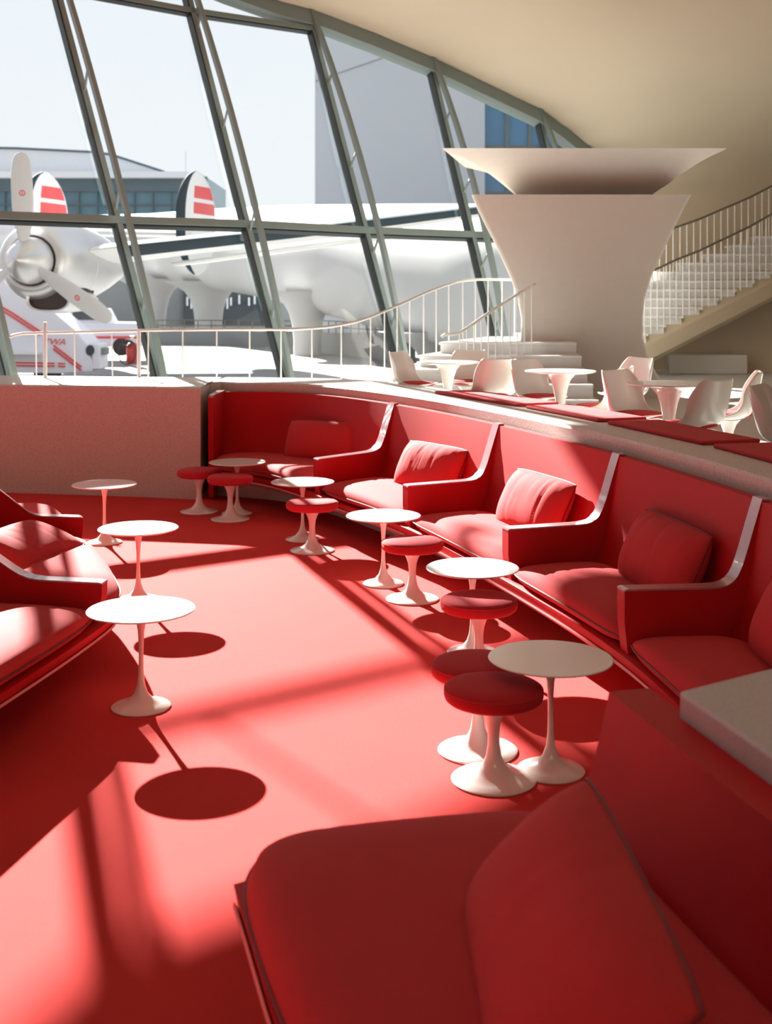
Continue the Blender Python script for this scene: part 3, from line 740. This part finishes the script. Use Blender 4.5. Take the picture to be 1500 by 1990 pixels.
# terminal building far left
tm = empty('terminal_building', (-60, 170, 0), label='distant terminal with pale sloping roof and teal glass band', cat='building')
LT = (-60, 170, 0); YT = 170
wall_part('glass_band', -120, 345, 402, 440, YT, 20, TEAL, tm, LT)
wall_part('dark_fascia', -120, 343, 402, 372, YT-.6, .8, TEALD, tm, LT)
wall_part('roof_edge', -120, 333, 385, 345, YT-2, 24, ROOFW, tm, LT)
for u in range(-100, 402, 36): wall_part('facade_fin', u, 372, u+1.6, 440, YT-.5, .6, TEALD, tm, LT)
wall_part('spandrel', -120, 396, 402, 399, YT-.4, .5, TEALD, tm, LT)
pp = [(-160, 286), (30, 289), (175, 296), (215, 301), (320, 335), (320, 342), (-160, 342)]
o = obj('sloping_roof', loft([[P(u, v, YT+2) for u, v in pp], [P(u, v, YT+2)+Vector((0, 18, 0)) for u, v in pp]]), ROOFW, tm, smooth=False); o.location = -Vector(LT)
o = obj('roof_trim', tube([P(u, v-1, YT+1.8) for u, v in pp[:5]], .18, 6), TEALD, tm); o.location = -Vector(LT)
a = P(361, 345, 168); m = tube([a, P(361, 295, 168)], .10, 6); obj('flag_pole', m, ROOFW, None, label='thin pale pole rising above the distant terminal roof', cat='pole')
# pale tower with blue glass wing
tw = empty('pale_tower', (0, 80, -.1), label='tall pale blue-grey tower block behind the white tube', cat='building')
a = P(612, 0, 80); b = P(942, 0, 80)
o = obj('tower_wall', box((a.x, 80, -.1), (b.x, 95, 36)), TOWER, tw, smooth=False); o.location = (0, -80, .1)
o = obj('panel_joint', tube([P(612, 158, 79.95), P(780, 100, 79.95)], .03, 5), CONC, tw); o.location = (0, -80, .1)
hb = empty('glass_block', (15, 80.5, -.1), label='blue glass curtain-wall block at the right of the pale tower', cat='building')
b2 = P(1400, 0, 80)
o = obj('glass_wall', box((b.x+.01, 80.6, -.1), (b2.x, 94, 30)), BLUEG, hb, smooth=False); o.location = (-15, -80.5, .1)
for u in (985, 1030, 1079, 1130, 1180, 1230, 1290):
    x = (u-750)/F*80.3; o = obj('mullion', box((x-.13, 80.3, -.1), (x+.13, 80.65, 30)), TEALD, hb, smooth=False); o.location = (-15, -80.5, .1)
for z in (3, 6.1, 9.2, 12.3, 15.4, 18.5):
    o = obj('floor_band', box((b.x+.02, 80.4, z-.09), (b2.x, 80.65, z+.09)), TEALD, hb, smooth=False); o.location = (-15, -80.5, .1)

# ------------------------------------------------------------------ propeller airliner
pl = empty('propeller_airliner', (-13, 30, -.12), label='silver and white four-engined propeller airliner parked outside the window', cat='airplane')
LP = -Vector((-13, 30, -.12))
def ap(name, m, mt_, parent=pl, **k):
    o = obj(name, m, mt_, parent, **k)
    if parent is pl: o.location = LP
    return o
E0 = P(46, 505, 24.0)
ax = Vector((.12, 1.0, -.015)).normalized()      # rearwards
sx, sz = frame_for(ax)
def engine_ring(c, r_, n=40, sq=0): return [c+sx*r_*math.cos(2*math.pi*k/n)+sz*r_*math.sin(2*math.pi*k/n) for k in range(n)]
def engine(E0, tag_=True):
    prof_ = [(-.35, 0.001), (-.33, .06), (-.25, .15), (-.10, .27), (.05, .36), (.20, .41), (.34, .425), (.36, .40)]
    sp_ = ap('spinner', loft([engine_ring(E0+ax*d, r_*1.13) for d, r_ in prof_]), ALU, angle=60)
    ap('engine_face', loft([engine_ring(E0+ax*.46, .05), engine_ring(E0+ax*.47, .495)]), BLACK)
    co_ = [(.48, .50), (.38, .50), (.33, .54), (.33, .60), (.40, .69), (.55, .77), (.80, .835), (1.2, .88), (1.7, .90), (2.1, .88), (2.6, .82), (3.3, .66), (4.2, .42), (5.2, .1)]
    cw = ap('engine_cowl', loft([engine_ring(E0+ax*d+Vector((.10*max(0, d-1.5), 0, .04*max(0, d-2))), r_) for d, r_ in co_], caps=False), ALU, angle=70)
    # cowl flap ring
    ap('cowl_flaps', loft([engine_ring(E0+ax*d, r_) for d, r_ in ((1.66, .905), (1.68, .925), (1.98, .93), (2.0, .90))], caps=False), ALU, angle=30)
    # oil cooler scoop underneath
    c = E0+Vector((.32, 0, -.78))
    rr = []
    for d, sc in ((.42, .88), (.40, 1.0), (.9, 1.15), (1.8, 1.0), (2.8, .4)):
        rr.append([c+ax*d+sx*.46*sc*math.copysign(abs(math.cos(t))**.7, math.cos(t))*1+sz*.24*sc*math.copysign(abs(math.sin(t))**.8, math.sin(t)) for t in [2*math.pi*k/28 for k in range(28)]])
    ap('oil_cooler_scoop', loft(rr, caps=False), ALU, angle=60)
    ap('scoop_opening', loft([[c+ax*.52+(p-c-ax*.42)*.9 for p in rr[0]], [c+ax*.56+(p-c-ax*.42)*.9 for p in rr[0]]]), BLACK)
    c2 = E0+ax*1.45+sx*(.62)+sz*(-.58) if sx.x > 0 else E0+ax*1.45-sx*.62-sz*.58
    ap('exhaust_outlet', loft([[c2+Vector((.10*math.cos(t)*k, -.02*k, .10*math.sin(t)*k))+ax*d for t in [j*math.pi/6 for j in range(12)]] for k, d in ((1.0, -.2), (1.2, 0), (1.1, .5))]), BLACK)
    return sp_
engine(E0)
def blade(E0, ang, L=2.15, w=.21, par=None):
    d = sx*math.cos(ang)+sz*math.sin(ang)
    if True:
        t_ = ax.cross(d).normalized()
    rings = []
    for f_, k in ((.10, .30), (.16, .38), (.24, .62), (.36, .88), (.52, 1.0), (.70, 1.0), (.84, .95), (.93, .80), (.98, .55), (1.0, .18)):
        tw_ = math.radians(38-26*f_); c = E0+ax*.05+d*L*f_
        cw_ = t_*math.cos(tw_)+ax*math.sin(tw_); nrm = d.cross(cw_).normalized(); th_ = .055*(1.1-f_*.8)
        rings.append([c+cw_*w*k*math.cos(a)+nrm*th_*math.sin(a) for a in [j*math.pi/8 for j in range(16)]])
    b_ = ap('propeller_blade', loft(rings), BLADE, angle=180)
    for f_ in (.62,):
        c = E0+ax*.05+d*L*f_; tw_ = math.radians(38-26*f_); cw_ = t_*math.cos(tw_)+ax*math.sin(tw_); nrm = d.cross(cw_).normalized()
        if nrm.y > 0: nrm = -nrm
        cc = c+nrm*.036
        rg = bmesh.new(); loft([[cc+(cw_*math.cos(a)+d*math.sin(a))*q for a in [j*math.pi/10 for j in range(20)]] for q in (.062, .042)], caps=False, bm=rg)
        bar(cc-d*.03, cc+d*.03, .02, .004, nrm, rg)
        obj('red_emblem', rg, REDP, b_)
sgn = 1 if sx.x > 0 else -1
def img_ang(du, dv):           # direction on screen -> angle in the propeller plane
    v_ = Vector((du, 0, -dv)); return math.atan2(v_.dot(sz), v_.dot(sx))
blade(E0, img_ang(-10, -215)); blade(E0, img_ang(168, 112)); blade(E0, img_ang(-175, 110))
# wing: leading edge rises to the right
def wing_sec(le, chord, th_, n=20):
    back = Vector((.05, 1, -.03)).normalized(); pts = []
    for k in range(n):
        t = 2*math.pi*k/n; c = (1-math.cos(t))/2; yy = math.sin(t)*th_*(1.0*math.sqrt(max(c, 0))*1.6*(1-c)+.12*(1-c))
        pts.append(le+back*chord*c+Vector((0, 0, yy)))
    return pts
LEs = [(Vector((-13, 23.6, 2.45)), 5.2, .42), (Vector((-9, 24.6, 2.8)), 4.4, .36), (Vector((-5.6, 25.3, 3.25)), 3.5, .30), (Vector((-1.5, 26.2, 3.72)), 2.8, .24), (Vector((2.1, 27.0, 4.20)), 2.1, .18), (Vector((4.6, 27.5, 4.5)), 1.3, .10), (Vector((5.1, 27.9, 4.56)), .5, .03)]
ap('wing', loft([wing_sec(*q) for q in LEs]), ALUW, angle=180)
ap('deicing_boot', loft([[p+Vector((0, -.012, 0))+(p-q[0])*.02 for p in [wing_sec(q[0], q[1], q[2], 40)[k] for k in (34, 35, 36, 37, 38, 39, 0, 1, 2, 3, 4, 5)]] for q in LEs[2:6]], closed=False), DKBLUE, angle=180)
ap('wing_flap', loft([[p for p in wing_sec(Vector((x, y+2.2, z-.22)), 1.2, .07, 12)] for x, y, z in ((-4.9, 25.3, 3.2), (.5, 26.6, 3.95))]), ALUW, angle=180)
# fuselage and tail
fc = [(10, .2, 2.6), (11, .9, 2.7), (13, 1.4, 2.8), (17, 1.75, 2.9), (26, 1.78, 3.0), (34, 1.6, 3.4), (40, 1.15, 4.0), (45, .6, 4.6), (48, .12, 5.0)]
ap('fuselage', loft([[Vector((-17+.10*(y-10)+r_*math.cos(2*math.pi*k/32), y, z+r_*math.sin(2*math.pi*k/32))) for k in range(32)] for y, r_, z in fc]), ALU, angle=180)
ap('tailplane', loft([[Vector((x, y+45+dy, z)) for dy, z in ((-.9, 4.6), (0, 4.75), (1.3, 4.62), (0, 4.5))] for x, y in ((-19, 0), (-7.3, 1))]), ALUW, angle=180)
def fin(u, Y, vt, vb, ucorr):
    c = P(u, vt, Y); zt = c.z; zb = P(u, vb, Y).z; n = 28; hgt = (zt-zb)/2; zc = (zt+zb)/2
    ch_ = 1.55; d = Vector((.34, 1, 0)).normalized(); s = Vector((d.y, -d.x, 0))
    def R(k, off, x0=-1, x1=1): return None
    m = bmesh.new(); ringA, ringB = [], []
    def half(z): 
        q = abs(z-zc)/hgt; return ch_*max(0, 1-q**2.4)**.62
    root_ = ap('tail_fin', bmesh.new(), ALUW)
    root_.location = LP
    def slab(z0, z1, x0f, x1f, th_, name, mt_, nz=10):
        m = bmesh.new(); rings = []
        for k in range(nz+1):
            z = z0+(z1-z0)*k/nz; h_ = half(z); c_ = Vector((c.x, Y, z)); a_, b_ = -h_+2*h_*x0f, -h_+2*h_*x1f
            ring = []
            for j in range(12):
                t = 2*math.pi*j/12; x = (a_+b_)/2+(b_-a_)/2*math.cos(t)
                ring.append(c_+d*x+s*th_*(h_/ch_+.15)*math.copysign(abs(math.sin(t))**.7, math.sin(t)))
            rings.append(ring)
        return obj(name, loft(rings), mt_, root_, angle=60)
    slab(zb+.02, zt-.02, 0, 1, .10, 'fin_panel', ALUW, 28)
    slab(zb+.05, zt-.03, -.012, .16, .118, 'leading_edge', DKBLUE, 28)
    top_ = zt-.26*1.0*(zt-P(0, 430, Y).z)/1
    for v0, v1 in ((362, 386), (394, 416)):
        z1 = P(u, v0, Y).z; z0 = P(u, v1, Y).z; slab(z0, z1, .17, .99, .112, 'red_stripe', REDP, 4)
fin(383, 46, 331, 536, 0); fin(88, 46.5, 333, 540, 0)

# ------------------------------------------------------------------ airstair truck with red stripes
at_ = empty('airstair_truck', (-12, 34, -.1), label='pale airline stair truck with red stripes parked below the propeller', cat='truck')
YA = 34.0; LA = -Vector((-12, 34, -.1))
def aprt(name, m, mt_, **k):
    o = obj(name, m, mt_, at_, **k); o.location = LA; return o
side = [(-160, 440), (25, 552), (45, 560), (70, 575), (108, 610), (150, 645), (168, 668), (178, 700), (180, 722), (120, 726), (-160, 722)]
aprt('body_side', loft([[P(u, v, YA) for u, v in side], [P(u, v, YA)+Vector((0, 1.6, 0)) for u, v in side]]), TRUCK, smooth=False, bevel=.03)
def stripe(uv, w, name='red_stripe', hole=False):
    m = bmesh.new()
    for (u0, v0), (u1, v1) in zip(uv[:-1], uv[1:]):
        bar(P(u0, v0, YA-.02), P(u1, v1, YA-.02), .04, w, Vector((0, 1, 0)).cross((P(u1, v1, YA)-P(u0, v0, YA)).normalized()), m)
    aprt(name, m, REDP, smooth=False)
for o_ in (0, 7):
    stripe([(-20, 583+o_), (25, 609+o_), (78, 644+o_)], .045); stripe([(104, 671+o_), (140, 699+o_), (158, 713+o_)], .045); stripe([(-20, 704+o_*.8), (106, 706+o_*.8)], .04); stripe([(113, 706+o_*.8), (127, 707+o_*.8)], .04)
fc_ = bpy.data.curves.new('lettering', 'FONT'); fc_.body = 'TWA'; fc_.size = .25; fc_.extrude = .004; fc_.shear = .3
tx = bpy.data.objects.new('lettering', fc_); fc_.materials.append(REDP); COL.objects.link(tx); bpy.context.view_layer.update(); me_ = bpy.data.meshes.new_from_object(tx.evaluated_get(bpy.context.evaluated_depsgraph_get())); bpy.data.objects.remove(tx); tx = bpy.data.objects.new('lettering', me_); link(tx, at_, label='red airline initials'); p_ = P(83, 670, YA-.03)
tx.location = p_+LA; tx.rotation_euler = (math.pi/2, 0, 0); tx.scale = (1.1, 1, 1)
aprt('step_hood', loft([[P(u, v, YA-.3) for u, v in ((-60, 684), (80, 684), (80, 689), (-60, 689))], [P(u, v, YA) for u, v in ((-60, 684), (80, 684), (80, 689), (-60, 689))]]), ALUW, smooth=False)
aprt('headlamp_pod', box(tuple(P(178, 718, YA)), tuple(P(196, 668, YA)+Vector((0, .9, 0)))), TRUCK, smooth=False, bevel=.04)
aprt('hitch', box(tuple(P(196, 690, YA)), tuple(P(205, 676, YA)+Vector((0, .5, 0)))), CONC, smooth=False, bevel=.02)
c = P(175, 681, YA-.03)
aprt('side_window', loft([[c+Vector((.12*math.cos(t), o_, .15*math.sin(t))) for t in [j*math.pi/10 for j in range(20)]] for o_ in (0, .1)]), DGLASS, smooth=False)
for u in (-40, 90):
    c = P(u, 728, YA+.05)
    aprt('wheel', loft([[c+Vector((r_*math.cos(t), o_, r_*math.sin(t)))+Vector((0, 0, .18)) for t in [j*math.pi/12 for j in range(24)]] for o_, r_ in ((0, .36), (.02, .4), (.28, .4), (.3, .36))]), BLACK)
# pickup behind
pk = empty('pickup_truck', (-10.5, 44, -.1), label='white pickup with a red side stripe behind the stair truck', cat='truck')
YK = 44.0; LK = -Vector((-10.5, 44, -.1))
def pkp(name, m, mt_, **k):
    o = obj(name, m, mt_, pk, **k); o.location = LK; return o
body = [(100, 636), (148, 626), (268, 628), (270, 668), (262, 674), (100, 674)]
pkp('body', loft([[P(u, v, YK) for u, v in body], [P(u, v, YK)+Vector((0, 1.8, 0)) for u, v in body]]), TRUCK, smooth=False, bevel=.05)
cab = [(120, 628), (126, 600), (198, 600), (212, 628)]
pkp('cab', loft([[P(u, v, YK+.1) for u, v in cab], [P(u, v, YK)+Vector((0, 1.6, 0)) for u, v in cab]]), TRUCK, smooth=False, bevel=.05)
for q in ([(127, 607), (131, 607), (131, 622), (127, 622)], [(141, 604), (178, 604), (195, 622), (141, 622)]):
    pkp('cab_window', loft([[P(u, v, YK+.06) for u, v in q], [P(u, v, YK+.2) for u, v in q]]), DGLASS, smooth=False)
pkp('red_stripe', box(tuple(P(168, 658, YK-.02)), tuple(P(266, 653, YK+.05))), REDP, smooth=False)
pkp('side_rail', box(tuple(P(150, 640, YK-.04)), tuple(P(268, 637, YK+.05))), ALUW, smooth=False)
for u in (128, 236):
    c = P(u, 674, YK-.02)
    pkp('wheel', loft([[c+Vector((r_*math.cos(t), o_, r_*math.sin(t))) for t in [j*math.pi/12 for j in range(24)]] for o_, r_ in ((0, .30), (.02, .33), (.25, .33), (.27, .3))]), BLACK)
# red tank cart with hose reel
tk = empty('fire_extinguisher_cart', tuple(P(257, 710, 41)), label='red wheeled extinguisher cart with a big thin wheel outside', cat='cart')
c = P(257, 710, 41)
obj('tank', lathe([(0, 0.05), (.16, .06), (.2, .12), (.2, .62), (.15, .74), (.05, .80), (0, .80)], 24), REDTANK, tk)
rg = bmesh.new(); tube([Vector((-.12+.30*math.cos(a*math.pi/16), -.25, .46+.42*math.sin(a*math.pi/16))) for a in range(33)], .022, 6, rg); obj('wheel', rg, BLACK, tk)
hs = bmesh.new(); tube([Vector((-.1+.13*math.cos(a*.7), -.2-.01*a, .75+.10*math.sin(a*.7))) for a in range(20)], .03, 6, hs); obj('hose', hs, BLACK, tk)
obj('valve', lathe([(0, .78), (.05, .79), (.05, .95), (.09, .97), (.09, 1.0), (0, 1.0)], 16), ALU, tk)
